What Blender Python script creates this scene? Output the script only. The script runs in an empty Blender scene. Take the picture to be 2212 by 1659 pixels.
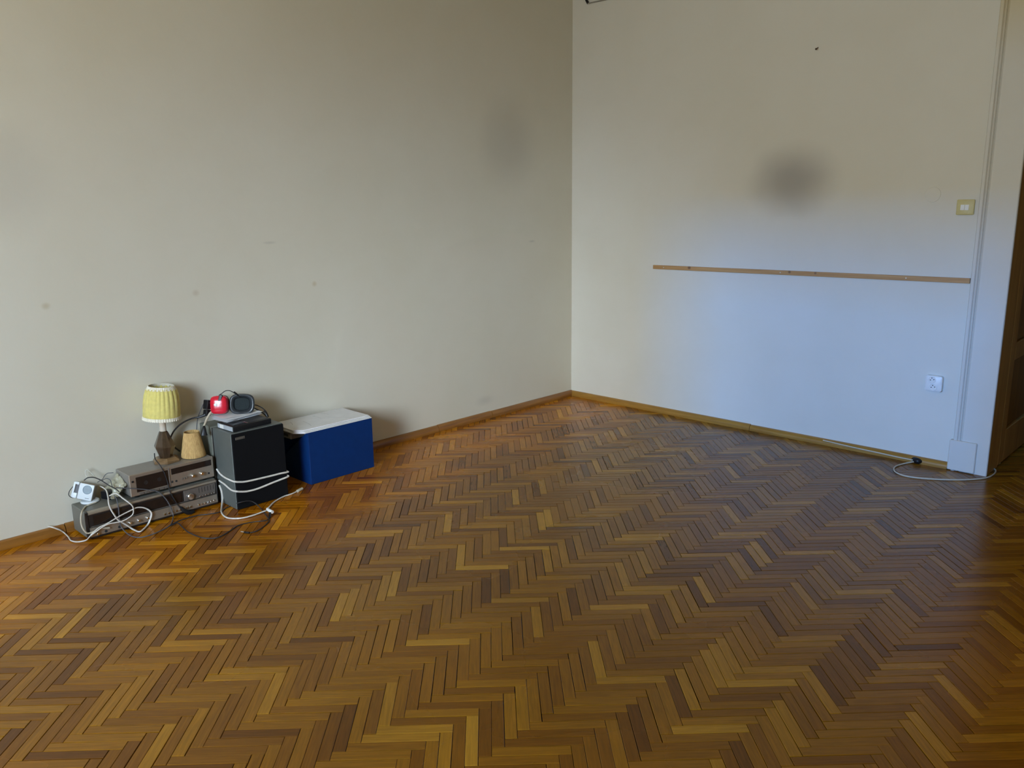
import bpy, bmesh, math, random
from mathutils import Vector, Matrix, noise
rng = random.Random(7)
sc = bpy.context.scene
col = sc.collection

# ------------------------------------------------------------------ camera
W, H = 2212.0, 1659.0
FPX = 1780.186
YAW, PITCH, ROLL = 0.7671262, 0.2176053, -0.0123146
CAM = Vector((-4.90224, -4.07562, 1.5))
cy_, sy_, cp_, sp_ = math.cos(YAW), math.sin(YAW), math.cos(PITCH), math.sin(PITCH)
FW = Vector((cy_*cp_, sy_*cp_, -sp_)); RT0 = Vector((sy_, -cy_, 0)); UP0 = RT0.cross(FW)
RT = RT0*math.cos(ROLL) + UP0*math.sin(ROLL)
UP = UP0*math.cos(ROLL) - RT0*math.sin(ROLL)
cd = bpy.data.cameras.new('camera'); cam = bpy.data.objects.new('camera', cd); col.objects.link(cam)
cd.sensor_fit = 'HORIZONTAL'; cd.sensor_width = 36.0; cd.lens = FPX/W*36.0; cd.clip_start = 0.05
cam.matrix_world = Matrix(((RT.x, UP.x, -FW.x, CAM.x), (RT.y, UP.y, -FW.y, CAM.y), (RT.z, UP.z, -FW.z, CAM.z), (0, 0, 0, 1)))
sc.camera = cam

# ------------------------------------------------------------------ view + world + daylight
sc.view_settings.view_transform = 'Standard'
try: sc.view_settings.look = 'None'
except Exception: pass
sc.view_settings.gamma = 1.0
sc.view_settings.use_curve_mapping = False
sc.view_settings.exposure = 0.09
cy = sc.cycles
cy.max_bounces = 4; cy.diffuse_bounces = 3; cy.glossy_bounces = 2; cy.transmission_bounces = 4; cy.transparent_max_bounces = 4
cy.caustics_reflective = False; cy.caustics_refractive = False
cy.use_adaptive_sampling = True; cy.adaptive_threshold = 0.25
world = bpy.data.worlds.new('world'); sc.world = world; world.use_nodes = True
bg = world.node_tree.nodes['Background']; bg.inputs[0].default_value = (0.62, 0.76, 1.0, 1); bg.inputs[1].default_value = 0.3

XW = -7.0      # window wall
def area(name, loc, target, sx, sy, power, color, spread=180):
    l = bpy.data.lights.new(name, 'AREA'); l.shape = 'RECTANGLE'; l.size = sx; l.size_y = sy
    l.energy = power; l.color = color; l.spread = math.radians(spread)
    o = bpy.data.objects.new(name, l); col.objects.link(o); o.location = loc
    d = Vector(target) - Vector(loc); o.rotation_euler = d.to_track_quat('-Z', 'Y').to_euler()
    return o
# daylight entering through the window opening: mostly slanting in from the bright street side, some of it spreading wide
WC = Vector((XW+0.02, -2.8, 1.75))
area('window_daylight', (XW+0.02, -3.2, 1.75), (XW+0.74, -3.2+0.69, 1.75-0.36), 1.45, 1.6, 15.0, (0.440, 0.660, 1.000), 60)
area('window_facade_light', (XW+0.02, -3.3, 1.75), (XW+0.90, -3.3+0.47, 1.75-0.20), 0.9, 1.6, 7.0, (0.720, 0.860, 1.000), 30)
# warm light thrown up from the sunlit street, cooler light coming down from the sky
area('window_street_light', WC, WC+Vector((1, 0.05, 0.30)), 1.5, 1.6, 67.5, (1.000, 0.667, 0.347))
area('window_sky_light', WC, WC+Vector((1, 0.0, -0.25)), 1.5, 1.6, 92.7, (0.408, 0.767, 1.000))
# open blue sky over the roofs opposite, shining in through the same opening
area('sky_over_roofs', (-21.0, -4.2, 5.15), (0.0, -2.1, 0.05), 1.4, 1.4, 2541.0, (0.000, 0.292, 1.000))

# ------------------------------------------------------------------ pixel -> place helpers
def ray(px, py): return FW + RT*((px-W/2)/FPX) - UP*((py-H/2)/FPX)
def G(px, py, z=0.0): d = ray(px, py); return CAM + d*((z-CAM.z)/d.z)
def FY(px, py, y): d = ray(px, py); return CAM + d*((y-CAM.y)/d.y)
def FX(px, py, x): d = ray(px, py); return CAM + d*((x-CAM.x)/d.x)
def FYc(px, py, y, z=.006):
    p = FY(px, py, y); return p if p.z >= z else G(px, py, z)
def FXc(px, py, x, z=.006):
    p = FX(px, py, x); return p if p.z >= z else G(px, py, z)
def PR(p):
    d = Vector(p)-CAM; z = d.dot(FW)
    return W/2+FPX*d.dot(RT)/z, H/2-FPX*d.dot(UP)/z, z

# ------------------------------------------------------------------ materials
def nt(name):
    m = bpy.data.materials.new(name); m.use_nodes = True
    return m, m.node_tree.nodes, m.node_tree.links, m.node_tree.nodes['Principled BSDF']
def lerp(a, b, t): return tuple(a[i]+(b[i]-a[i])*t for i in range(3))
def M(name, c, rough=0.5, metal=0.0, var=0.08, scale=40.0, bump=0.0, spec=0.5, bscale=None, c2=None, trans=0.0, sheen=0.0):
    m, N, L, b = nt(name)
    tc = N.new('ShaderNodeTexCoord'); n = N.new('ShaderNodeTexNoise'); n.inputs['Scale'].default_value = scale; n.inputs['Detail'].default_value = 4
    L.new(tc.outputs['Object'], n.inputs['Vector'])
    r = N.new('ShaderNodeValToRGB'); r.color_ramp.elements[0].position = 0.3; r.color_ramp.elements[1].position = 0.7
    lo = tuple(x*(1-var) for x in c); hi = c2 if c2 else tuple(min(1, x*(1+var)) for x in c)
    r.color_ramp.elements[0].color = (*lo, 1); r.color_ramp.elements[1].color = (*hi, 1)
    L.new(n.outputs['Fac'], r.inputs[0]); L.new(r.outputs[0], b.inputs['Base Color'])
    b.inputs['Roughness'].default_value = rough; b.inputs['Metallic'].default_value = metal
    b.inputs['Specular IOR Level'].default_value = spec
    if trans: b.inputs['Transmission Weight'].default_value = trans
    if sheen: b.inputs['Sheen Weight'].default_value = sheen
    if bump:
        n2 = N.new('ShaderNodeTexNoise'); n2.inputs['Scale'].default_value = bscale or scale*4; L.new(tc.outputs['Object'], n2.inputs['Vector'])
        bp = N.new('ShaderNodeBump'); bp.inputs['Strength'].default_value = bump; bp.inputs['Distance'].default_value = 0.002
        L.new(n2.outputs['Fac'], bp.inputs['Height']); L.new(bp.outputs[0], b.inputs['Normal'])
    return m

def plaster(name, c, stains=()):
    """wall paint: cream emulsion, faint roller mottling, plus dirt stains (centre, radii, strength, colour)"""
    m, N, L, b = nt(name)
    g = N.new('ShaderNodeNewGeometry')
    n = N.new('ShaderNodeTexNoise'); n.inputs['Scale'].default_value = 1.3; n.inputs['Detail'].default_value = 5; n.inputs['Roughness'].default_value = 0.6
    L.new(g.outputs['Position'], n.inputs['Vector'])
    r = N.new('ShaderNodeValToRGB'); r.color_ramp.elements[0].position = 0.3; r.color_ramp.elements[1].position = 0.72
    r.color_ramp.elements[0].color = (c[0]*.95, c[1]*.935, c[2]*.90, 1); r.color_ramp.elements[1].color = (*c, 1)
    L.new(n.outputs['Fac'], r.inputs[0])
    cur = r.outputs[0]
    dn = N.new('ShaderNodeTexNoise'); dn.inputs['Scale'].default_value = 3.0; dn.inputs['Detail'].default_value = 2
    L.new(g.outputs['Position'], dn.inputs['Vector'])
    for (cx, cyy, cz), (rx, ry, rz), s, sc_, wob in stains:
        sb = N.new('ShaderNodeVectorMath'); sb.operation = 'SUBTRACT'; L.new(g.outputs['Position'], sb.inputs[0]); sb.inputs[1].default_value = (cx, cyy, cz)
        dv = N.new('ShaderNodeVectorMath'); dv.operation = 'DIVIDE'; L.new(sb.outputs[0], dv.inputs[0]); dv.inputs[1].default_value = (rx, ry, rz)
        ln = N.new('ShaderNodeVectorMath'); ln.operation = 'LENGTH'; L.new(dv.outputs[0], ln.inputs[0])
        ad = N.new('ShaderNodeMath'); ad.operation = 'MULTIPLY_ADD'; L.new(dn.outputs['Fac'], ad.inputs[0]); ad.inputs[1].default_value = wob; ad.inputs[2].default_value = -wob/2
        a2 = N.new('ShaderNodeMath'); a2.operation = 'ADD'; L.new(ln.outputs['Value'], a2.inputs[0]); L.new(ad.outputs[0], a2.inputs[1])
        mr = N.new('ShaderNodeMapRange'); mr.interpolation_type = 'SMOOTHSTEP'; L.new(a2.outputs[0], mr.inputs[0])
        mr.inputs[1].default_value = 0.1; mr.inputs[2].default_value = 1.0; mr.inputs[3].default_value = s; mr.inputs[4].default_value = 0.0
        mx = N.new('ShaderNodeMixRGB'); L.new(mr.outputs[0], mx.inputs[0]); L.new(cur, mx.inputs[1]); mx.inputs[2].default_value = (*sc_, 1)
        cur = mx.outputs[0]
    L.new(cur, b.inputs['Base Color']); b.inputs['Roughness'].default_value = 0.75; b.inputs['Specular IOR Level'].default_value = 0.25
    n2 = N.new('ShaderNodeTexNoise'); n2.inputs['Scale'].default_value = 22; n2.inputs['Detail'].default_value = 6; L.new(g.outputs['Position'], n2.inputs['Vector'])
    n3 = N.new('ShaderNodeTexNoise'); n3.inputs['Scale'].default_value = 1.7; n3.inputs['Detail'].default_value = 3; L.new(g.outputs['Position'], n3.inputs['Vector'])
    am = N.new('ShaderNodeMath'); am.operation = 'MULTIPLY_ADD'; L.new(n3.outputs['Fac'], am.inputs[0]); am.inputs[1].default_value = 5.0; L.new(n2.outputs['Fac'], am.inputs[2])
    bp = N.new('ShaderNodeBump'); bp.inputs['Strength'].default_value = 0.25; bp.inputs['Distance'].default_value = 0.004; L.new(am.outputs[0], bp.inputs['Height']); L.new(bp.outputs[0], b.inputs['Normal'])
    return m

def wood(name, c1, c2, rough=0.4, axis=0, scale=6.0, knots=(), coat=0.0):
    m, N, L, b = nt(name)
    tc = N.new('ShaderNodeTexCoord'); mp = N.new('ShaderNodeMapping'); L.new(tc.outputs['Object'], mp.inputs[0])
    s = [scale*9]*3; s[axis] = scale*0.6; mp.inputs['Scale'].default_value = s
    n = N.new('ShaderNodeTexNoise'); n.inputs['Scale'].default_value = 1.0; n.inputs['Detail'].default_value = 6; n.inputs['Distortion'].default_value = 0.6
    L.new(mp.outputs[0], n.inputs['Vector'])
    r = N.new('ShaderNodeValToRGB'); r.color_ramp.elements[0].position = 0.32; r.color_ramp.elements[1].position = 0.68
    r.color_ramp.elements[0].color = (*c1, 1); r.color_ramp.elements[1].color = (*c2, 1); L.new(n.outputs['Fac'], r.inputs[0])
    cur = r.outputs[0]
    if knots:
        g = N.new('ShaderNodeNewGeometry')
        for (k, rad, kc) in knots:
            sb = N.new('ShaderNodeVectorMath'); sb.operation = 'DISTANCE'; L.new(g.outputs['Position'], sb.inputs[0]); sb.inputs[1].default_value = k
            mr = N.new('ShaderNodeMapRange'); L.new(sb.outputs['Value'], mr.inputs[0]); mr.inputs[1].default_value = rad*.4; mr.inputs[2].default_value = rad; mr.inputs[3].default_value = 0.85; mr.inputs[4].default_value = 0
            mx = N.new('ShaderNodeMixRGB'); L.new(mr.outputs[0], mx.inputs[0]); L.new(cur, mx.inputs[1]); mx.inputs[2].default_value = (*kc, 1); cur = mx.outputs[0]
    L.new(cur, b.inputs['Base Color']); b.inputs['Roughness'].default_value = rough
    b.inputs['Coat Weight'].default_value = coat
    bp = N.new('ShaderNodeBump'); bp.inputs['Strength'].default_value = 0.1; bp.inputs['Distance'].default_value = 0.001; L.new(n.outputs['Fac'], bp.inputs['Height']); L.new(bp.outputs[0], b.inputs['Normal'])
    return m

def parquet_mat():
    m, N, L, b = nt('varnished_parquet')
    at = N.new('ShaderNodeAttribute'); at.attribute_name = 'tone'
    oi = N.new('ShaderNodeObjectInfo')
    ad = N.new('ShaderNodeMath'); ad.operation = 'ADD'; L.new(at.outputs['Fac'], ad.inputs[0]); L.new(oi.outputs['Random'], ad.inputs[1])
    fr = N.new('ShaderNodeMath'); fr.operation = 'FRACT'; L.new(ad.outputs[0], fr.inputs[0])
    r = N.new('ShaderNodeValToRGB'); e = r.color_ramp.elements
    e[0].position = 0.0; e[0].color = (0.110, 0.036, 0.002, 1)
    e[1].position = 1.0; e[1].color = (0.40, 0.190, 0.014, 1)
    for p, c in ((0.12, (0.170, 0.060, 0.002)), (0.5, (0.218, 0.084, 0.003)), (0.85, (0.268, 0.110, 0.004)), (0.95, (0.325, 0.145, 0.008))):
        k = e.new(p); k.color = (*c, 1)
    L.new(fr.outputs[0], r.inputs[0])
    uv = N.new('ShaderNodeUVMap'); uv.uv_map = 'UVMap'
    # offset the grain of every block
    cb = N.new('ShaderNodeCombineXYZ'); ml = N.new('ShaderNodeMath'); ml.operation = 'MULTIPLY'; L.new(fr.outputs[0], ml.inputs[0]); ml.inputs[1].default_value = 91.7
    L.new(ml.outputs[0], cb.inputs[0]); L.new(ml.outputs[0], cb.inputs[1])
    va = N.new('ShaderNodeVectorMath'); L.new(uv.outputs[0], va.inputs[0]); L.new(cb.outputs[0], va.inputs[1])
    mp = N.new('ShaderNodeMapping'); L.new(va.outputs[0], mp.inputs[0]); mp.inputs['Scale'].default_value = (9, 150, 1)
    n = N.new('ShaderNodeTexNoise'); n.inputs['Scale'].default_value = 1.0; n.inputs['Detail'].default_value = 5; n.inputs['Distortion'].default_value = 0.8; L.new(mp.outputs[0], n.inputs['Vector'])
    mr = N.new('ShaderNodeMapRange'); L.new(n.outputs['Fac'], mr.inputs[0]); mr.inputs[1].default_value = 0.3; mr.inputs[2].default_value = 0.7; mr.inputs[3].default_value = 0.78; mr.inputs[4].default_value = 1.14
    mx = N.new('ShaderNodeMixRGB'); mx.blend_type = 'MULTIPLY'; mx.inputs[0].default_value = 1.0; L.new(r.outputs[0], mx.inputs[1]); L.new(mr.outputs[0], mx.inputs[2])
    # slow drift of the varnish over the whole floor
    g = N.new('ShaderNodeNewGeometry'); n2 = N.new('ShaderNodeTexNoise'); n2.inputs['Scale'].default_value = 1.6; n2.inputs['Detail'].default_value = 4; L.new(g.outputs['Position'], n2.inputs['Vector'])
    mr2 = N.new('ShaderNodeMapRange'); L.new(n2.outputs['Fac'], mr2.inputs[0]); mr2.inputs[1].default_value = 0.3; mr2.inputs[2].default_value = 0.7; mr2.inputs[3].default_value = 0.86; mr2.inputs[4].default_value = 1.10
    mx2 = N.new('ShaderNodeMixRGB'); mx2.blend_type = 'MULTIPLY'; mx2.inputs[0].default_value = 1.0; L.new(mx.outputs[0], mx2.inputs[1]); L.new(mr2.outputs[0], mx2.inputs[2])
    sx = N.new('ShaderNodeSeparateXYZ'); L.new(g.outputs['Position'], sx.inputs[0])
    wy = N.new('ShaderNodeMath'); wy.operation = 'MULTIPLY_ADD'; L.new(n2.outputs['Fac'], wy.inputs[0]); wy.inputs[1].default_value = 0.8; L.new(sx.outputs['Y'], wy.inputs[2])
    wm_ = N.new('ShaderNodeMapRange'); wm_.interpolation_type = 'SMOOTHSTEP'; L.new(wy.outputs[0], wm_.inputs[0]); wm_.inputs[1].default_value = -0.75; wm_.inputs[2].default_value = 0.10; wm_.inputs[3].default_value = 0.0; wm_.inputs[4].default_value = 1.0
    mx3 = N.new('ShaderNodeMixRGB'); mx3.blend_type = 'MULTIPLY'; L.new(wm_.outputs[0], mx3.inputs[0]); L.new(mx2.outputs[0], mx3.inputs[1]); mx3.inputs[2].default_value = (1.75, 1.5, 0.5, 1)  # brighter orange strip by the left wall: fresher varnish plus painted-in window light
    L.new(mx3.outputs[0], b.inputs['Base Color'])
    mr3 = N.new('ShaderNodeMapRange'); L.new(n2.outputs['Fac'], mr3.inputs[0]); mr3.inputs[1].default_value = 0.3; mr3.inputs[2].default_value = 0.7; mr3.inputs[3].default_value = 0.20; mr3.inputs[4].default_value = 0.32
    L.new(mr3.outputs[0], b.inputs['Roughness'])
    b.inputs['Specular IOR Level'].default_value = 0.38
    bp = N.new('ShaderNodeBump'); bp.inputs['Strength'].default_value = 0.06; bp.inputs['Distance'].default_value = 0.001; L.new(n.outputs['Fac'], bp.inputs['Height']); L.new(bp.outputs[0], b.inputs['Normal'])
    return m

WALLC = (0.70, 0.655, 0.545)
DIRT = (0.30, 0.28, 0.25)
m_wall_left = plaster('cream_wall_left', WALLC, [
    ((-0.673, 0, 1.90), (0.36, 1, 0.42), 0.26, DIRT, 0.35), ((-3.80, 0, 1.62), (0.30, 1, 0.33), 0.16, DIRT, 0.35),
    ((-3.69, 0, 1.067), (0.026, 1, 0.022), 0.55, (0.47, 0.38, 0.22), 0.1), ((-2.989, 0, 1.065), (0.026, 1, 0.024), 0.45, (0.50, 0.40, 0.28), 0.1),
    ((-2.287, 0, 1.057), (0.022, 1, 0.022), 0.5, (0.50, 0.38, 0.20), 0.1),
    ((-2.55, 0, 1.30), (0.06, 1, 0.012), 0.25, DIRT, 0.5), ((-3.2, 0, 0.78), (0.25, 1, 0.2), 0.10, (0.55, 0.44, 0.25), 0.6),
    ((-0.45, 0, 1.22), (0.05, 1, 0.012), 0.3, DIRT, 0.5), ((-0.95, 0, 0.13), (0.12, 1, 0.05), 0.2, DIRT, 0.6)])
m_wall_right = plaster('cream_wall_right', (0.72, 0.69, 0.62), [
    ((0, -1.735, 1.60), (1, 0.36, 0.27), 0.62, (0.24, 0.22, 0.215), 0.35)])
m_wall_plain = plaster('cream_wall_plain', (0.66, 0.58, 0.42))
m_ceiling = plaster('ceiling_paint', (0.66, 0.57, 0.40))
m_hall = plaster('hall_paint', (0.55, 0.42, 0.22))
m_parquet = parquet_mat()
m_subfloor = M('dark_subfloor', (0.02, 0.012, 0.006), 0.9)
m_base = wood('baseboard_wood', (0.20, 0.075, 0.010), (0.33, 0.135, 0.020), 0.38, 0, 5, coat=0.2)
m_base_r = wood('baseboard_wood_gold', (0.27, 0.125, 0.016), (0.40, 0.20, 0.030), 0.38, 1, 5, coat=0.2)
m_trim = plaster('casing_paint', (0.66, 0.635, 0.585), [((0, -2.9, 2.62), (1, 0.5, 0.55), 0.6, (0.56, 0.42, 0.14), 0.3)])
m_trim.node_tree.nodes['Principled BSDF'].inputs['Roughness'].default_value = 0.45
m_door = wood('door_wood', (0.40, 0.21, 0.045), (0.52, 0.29, 0.07), 0.5, 2, 4)
m_door_panel = wood('door_panel_wood', (0.20, 0.10, 0.022), (0.27, 0.14, 0.032), 0.5, 2, 4)

# ------------------------------------------------------------------ mesh helpers
ORG = {}
def tag(o, label=None, cat=None, group=None, kind=None):
    if label: o['label'] = label
    if cat: o['category'] = cat
    if group: o['group'] = group
    if kind: o['kind'] = kind
    return o
def thing(name, label, cat, loc, group=None, kind=None):
    o = bpy.data.objects.new(name, None); col.objects.link(o); o.location = loc; o.empty_display_size = 0.05
    ORG[o] = Vector(loc); return tag(o, label, cat, group, kind)
def fin(name, bm, mat, parent=None, smooth=False, base=True, mats=None):
    """link one mesh object built in world coordinates; its origin is the thing's base"""
    bmesh.ops.recalc_face_normals(bm, faces=bm.faces)
    if parent is not None: org = ORG[parent]
    elif base and bm.verts:
        xs = [v.co.x for v in bm.verts]; ys = [v.co.y for v in bm.verts]; zs = [v.co.z for v in bm.verts]
        org = Vector(((min(xs)+max(xs))/2, (min(ys)+max(ys))/2, min(zs)))
    else: org = Vector((0, 0, 0))
    bmesh.ops.translate(bm, verts=bm.verts, vec=-org)
    me = bpy.data.meshes.new(name); bm.to_mesh(me); bm.free()
    for mm in (mats or [mat]): me.materials.append(mm)
    if smooth:
        for p in me.polygons: p.use_smooth = True
        try: me.set_sharp_from_angle(angle=math.radians(smooth if smooth is not True else 40))
        except Exception: pass
    o = bpy.data.objects.new(name, me); col.objects.link(o); ORG[o] = org
    if parent is not None: o.parent = parent
    else: o.location = org
    return o
def bx(bm, x0, x1, y0, y1, z0, z1, bev=0.0, seg=1, mtx=None):
    c = Vector(((x0+x1)/2, (y0+y1)/2, (z0+z1)/2))
    r = bmesh.ops.create_cube(bm, size=1.0); vs = r['verts']
    bmesh.ops.scale(bm, vec=(abs(x1-x0), abs(y1-y0), abs(z1-z0)), verts=vs); bmesh.ops.translate(bm, vec=c, verts=vs)
    if bev > 0:
        es = list({e for v in vs for e in v.link_edges})
        r2 = bmesh.ops.bevel(bm, geom=es, offset=bev, segments=seg, profile=0.5, affect='EDGES')
        vs = list({v for f in r2['faces'] for v in f.verts} | {v for v in vs if v.is_valid})
    if mtx is not None: bmesh.ops.transform(bm, matrix=mtx, verts=vs)
    return vs
def box(name, x0, x1, y0, y1, z0, z1, mat, parent=None, bev=0.0, seg=1, mtx=None, smooth=False):
    bm = bmesh.new(); bx(bm, x0, x1, y0, y1, z0, z1, bev, seg, mtx); return fin(name, bm, mat, parent, smooth)
def rings(bm, rs, close=True, cap0=True, cap1=True):
    """rs: list of rings, each a list of Vectors with equal count"""
    V = [[bm.verts.new(p) for p in r] for r in rs]; n = len(V[0])
    for a, b in zip(V, V[1:]):
        for i in range(n if close else n-1):
            j = (i+1) % n; bm.faces.new((a[i], a[j], b[j], b[i]))
    if cap0: bm.faces.new(V[0])
    if cap1: bm.faces.new(V[-1][::-1])
    return V
def lathe(bm, prof, n=32, mtx=None, cap0=True, cap1=True, mod=None):
    rs = []
    for k, (r, z) in enumerate(prof):
        ring = []
        for i in range(n):
            a = 2*math.pi*i/n; q = r*(mod(a, k) if mod else 1)
            p = Vector((q*math.cos(a), q*math.sin(a), z)); ring.append(mtx @ p if mtx is not None else p)
        rs.append(ring)
    return rings(bm, rs, True, cap0, cap1)
def spline(pts, per=6):
    pts = [Vector(p) for p in pts]
    if len(pts) < 3: return pts
    P = [pts[0]*2-pts[1]] + pts + [pts[-1]*2-pts[-2]]; out = []
    for i in range(1, len(P)-2):
        a, b, c, d = P[i-1:i+3]
        for k in range(per):
            t = k/per
            out.append(0.5*((2*b)+(c-a)*t+(2*a-5*b+4*c-d)*t*t+(3*b-a-3*c+d)*t*t*t))
    out.append(pts[-1]); return out
def tube(bm, pts, r, seg=6, per=6, flat=1.0):
    path = spline(pts, per); rs = []; nrm = None
    for i, p in enumerate(path):
        t = (path[min(i+1, len(path)-1)]-path[max(i-1, 0)])
        if t.length < 1e-9: t = Vector((1, 0, 0))
        t.normalize()
        if nrm is None: nrm = t.orthogonal().normalized() if abs(t.z) > .9 else (Vector((0, 0, 1))-t*t.z).normalized()
        nrm = nrm-t*nrm.dot(t)
        if nrm.length < 1e-6: nrm = t.orthogonal()
        nrm.normalize(); b = t.cross(nrm)
        rr = r(i/(len(path)-1)) if callable(r) else r
        rs.append([p+nrm*(rr*flat*math.cos(2*math.pi*k/seg))+b*(rr*math.sin(2*math.pi*k/seg)) for k in range(seg)])
    return rings(bm, rs)
def cord(name, pts, r, mat, label, group=None, flat=1.0, per=6, cat='cable'):
    bm = bmesh.new(); tube(bm, pts, r, 8, per, flat)
    o = fin(name, bm, mat, None, True); return tag(o, label, cat, group)
def prism(bm, poly, axis, a, b):
    """poly of 2-tuples extruded along axis ('x','y','z') from a to b"""
    def mk(p, t): return Vector((t, p[0], p[1])) if axis == 'x' else Vector((p[0], t, p[1])) if axis == 'y' else Vector((p[0], p[1], t))
    return rings(bm, [[mk(p, a) for p in poly], [mk(p, b) for p in poly]])
def cyl(bm, c, axis, r, h, n=20, r2=None, bev=0.0):
    q = Vector(axis).to_track_quat('Z', 'Y').to_matrix().to_4x4(); q.translation = Vector(c)
    r2 = r if r2 is None else r2
    pr = [(r, 0), (r2-bev, h)] if not bev else [(r, 0), (r2, h-bev), (r2-bev, h)]
    return lathe(bm, pr, n, q)
def rrect(w, h, r, n=5):
    out = []
    for cx, cz, a0 in ((w/2-r, h/2-r, 0), (-w/2+r, h/2-r, 90), (-w/2+r, -h/2+r, 180), (w/2-r, -h/2+r, 270)):
        for k in range(n+1):
            a = math.radians(a0+90*k/n); out.append((cx+r*math.cos(a), cz+r*math.sin(a)))
    return out

# ------------------------------------------------------------------ room shell
CEIL = 3.3; YB = -5.6
DY0, DY1, DZ = -3.86, -2.95, 2.62          # door opening in the right wall
bm = bmesh.new(); bx(bm, XW-0.3, 0.2, 0, 0.2, -0.05, CEIL+0.1)
tag(fin('wall_left', bm, m_wall_left, base=False), kind='structure')
bm = bmesh.new(); bx(bm, 0, 0.2, DY1, 0, -0.05, CEIL+.1); bx(bm, 0, 0.2, YB-.2, DY0, -0.05, CEIL+.1); bx(bm, 0, 0.2, DY0, DY1, DZ, CEIL+.1)
tag(fin('wall_right', bm, m_wall_right, base=False), kind='structure')
WY0, WY1, WZ0, WZ1 = -3.6, -2.0, 0.9, 2.6
bm = bmesh.new(); bx(bm, XW-.3, XW, YB-.2, WY0, -.05, CEIL+.1); bx(bm, XW-.3, XW, WY1, 0, -.05, CEIL+.1); bx(bm, XW-.3, XW, WY0, WY1, -.05, WZ0); bx(bm, XW-.3, XW, WY0, WY1, WZ1, CEIL+.1)
tag(fin('wall_window', bm, m_wall_plain, base=False), kind='structure')
bm = bmesh.new(); bx(bm, XW, 0, YB-.2, YB, -.05, CEIL+.1)
tag(fin('wall_back', bm, m_wall_plain, base=False), kind='structure')
bm = bmesh.new(); bx(bm, XW-.3, 2.6, YB-.2, 0.2, CEIL, CEIL+.1)
tag(fin('ceiling', bm, m_ceiling, base=False), kind='structure')
# window frame in the wall behind the camera
wf = thing('window_1', None, None, (XW-.12, (WY0+WY1)/2, WZ0), kind='structure')
for a in ((WY0, WY0+.06), (WY1-.06, WY1)):
    box('window_stile', XW-.17, XW-.12, a[0], a[1], WZ0, WZ1, m_trim, wf, .006)
for a in ((WZ0, WZ0+.07), (WZ1-.06, WZ1)):
    box('window_rail', XW-.17, XW-.12, WY0+.06, WY1-.06, a[0], a[1], m_trim, wf, .006)
# hallway beyond the door
bm = bmesh.new(); bx(bm, 2.4, 2.6, -5, -1.5, -.05, CEIL); bx(bm, .2, 2.4, -5.1, -5, -.05, CEIL); bx(bm, .2, 2.4, -1.5, -1.4, -.05, CEIL)
tag(fin('wall_hall', bm, m_hall, base=False), kind='structure')

# ------------------------------------------------------------------ herringbone parquet
floor = None
bm = bmesh.new(); bx(bm, XW-.3, 2.6, YB-.2, .2, -.08, -.0125)
floor = tag(fin('floor', bm, m_subfloor, base=False), kind='structure')
PA = math.pi/4+0.00586
eu = Vector((math.cos(PA), math.sin(PA))); ev = Vector((math.sin(PA), -math.cos(PA)))
PW, PL = 0.03729, 0.2237
def uv2xy(u, v): return eu*u+ev*v
def clip(poly, x0, x1, y0, y1):
    for ax, lim, sg in ((0, x0, 1), (0, x1, -1), (1, y0, 1), (1, y1, -1)):
        out = []
        for i, p in enumerate(poly):
            q = poly[(i+1) % len(poly)]; dp = (p[ax]-lim)*sg; dq = (q[ax]-lim)*sg
            if dp >= 0: out.append(p)
            if dp*dq < 0: t = dp/(dp-dq); out.append(p+(q-p)*t)
        poly = out
        if len(poly) < 3: return []
    return poly
blocks = []
S0, T0 = 3.879, -4.343
for ci in range(-18, 18):
    s = S0+ci*2*PL
    for k in range(-140, 140):
        t = T0+k*2*PW
        v, u = (t+s)/2, (t-s)/2                # far-left corner of a block lying away from the camera
        blocks.append((u-PL/2, v+PW/2, 0))
        ub = u-PL                               # the crosswise block beside its near end
        blocks.append((ub+PW/2, v+PW+PL/2, 1))
def rects():
    return [(XW, -.0, YB, 0.0), (0.0, .2, DY0, DY1), (.2, 2.4, -5, -1.5)]
cand = []
for (u, v, o) in blocks:
    c = uv2xy(u, v)
    if not (XW-.15 < c.x < 2.5 and YB-.15 < c.y < .15): continue
    hu, hv = (PL/2, PW/2) if o == 0 else (PW/2, PL/2)
    poly = [uv2xy(u+a*hu, v+b*hv) for a, b in ((-1, -1), (-1, 1), (1, 1), (1, -1))]
    inside = all(XW+.002 < p.x < -.002 and YB+.002 < p.y < -.002 for p in poly)
    px, py, z = PR((c.x, c.y, 0))
    area_ = 0
    if inside and z > .3 and 15 < px < W-15 and 15 < py < H-8:
        area_ = (CAM.z)/(z**3)
    cand.append((area_, u, v, o, poly, inside))
cand.sort(key=lambda k: -k[0])
near, rest = cand[:300], cand[300:]
def block_mesh(name, L_, W_):
    me = bpy.data.meshes.new(name); g = .0005; c = .0011; zt = -.012
    hx, hy = L_/2-g, W_/2-g
    vs = [(sx*hx, sy*hy, zt) for sx, sy in ((-1, -1), (1, -1), (1, 1), (-1, 1))]
    vs += [(sx*hx, sy*hy, -.0009) for sx, sy in ((-1, -1), (1, -1), (1, 1), (-1, 1))]
    vs += [(sx*(hx-c), sy*(hy-c), 0) for sx, sy in ((-1, -1), (1, -1), (1, 1), (-1, 1))]
    fs = [(8, 9, 10, 11)]+[(i, (i+1) % 4, 4+(i+1) % 4, 4+i) for i in range(4)]+[(4+i, 4+(i+1) % 4, 8+(i+1) % 4, 8+i) for i in range(4)]
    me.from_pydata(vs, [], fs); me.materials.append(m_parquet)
    uvl = me.uv_layers.new(name='UVMap')
    for lp in me.loops: uvl.data[lp.index].uv = vs[lp.vertex_index][:2]
    at = me.attributes.new('tone', 'FLOAT', 'FACE')
    return me
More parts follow.
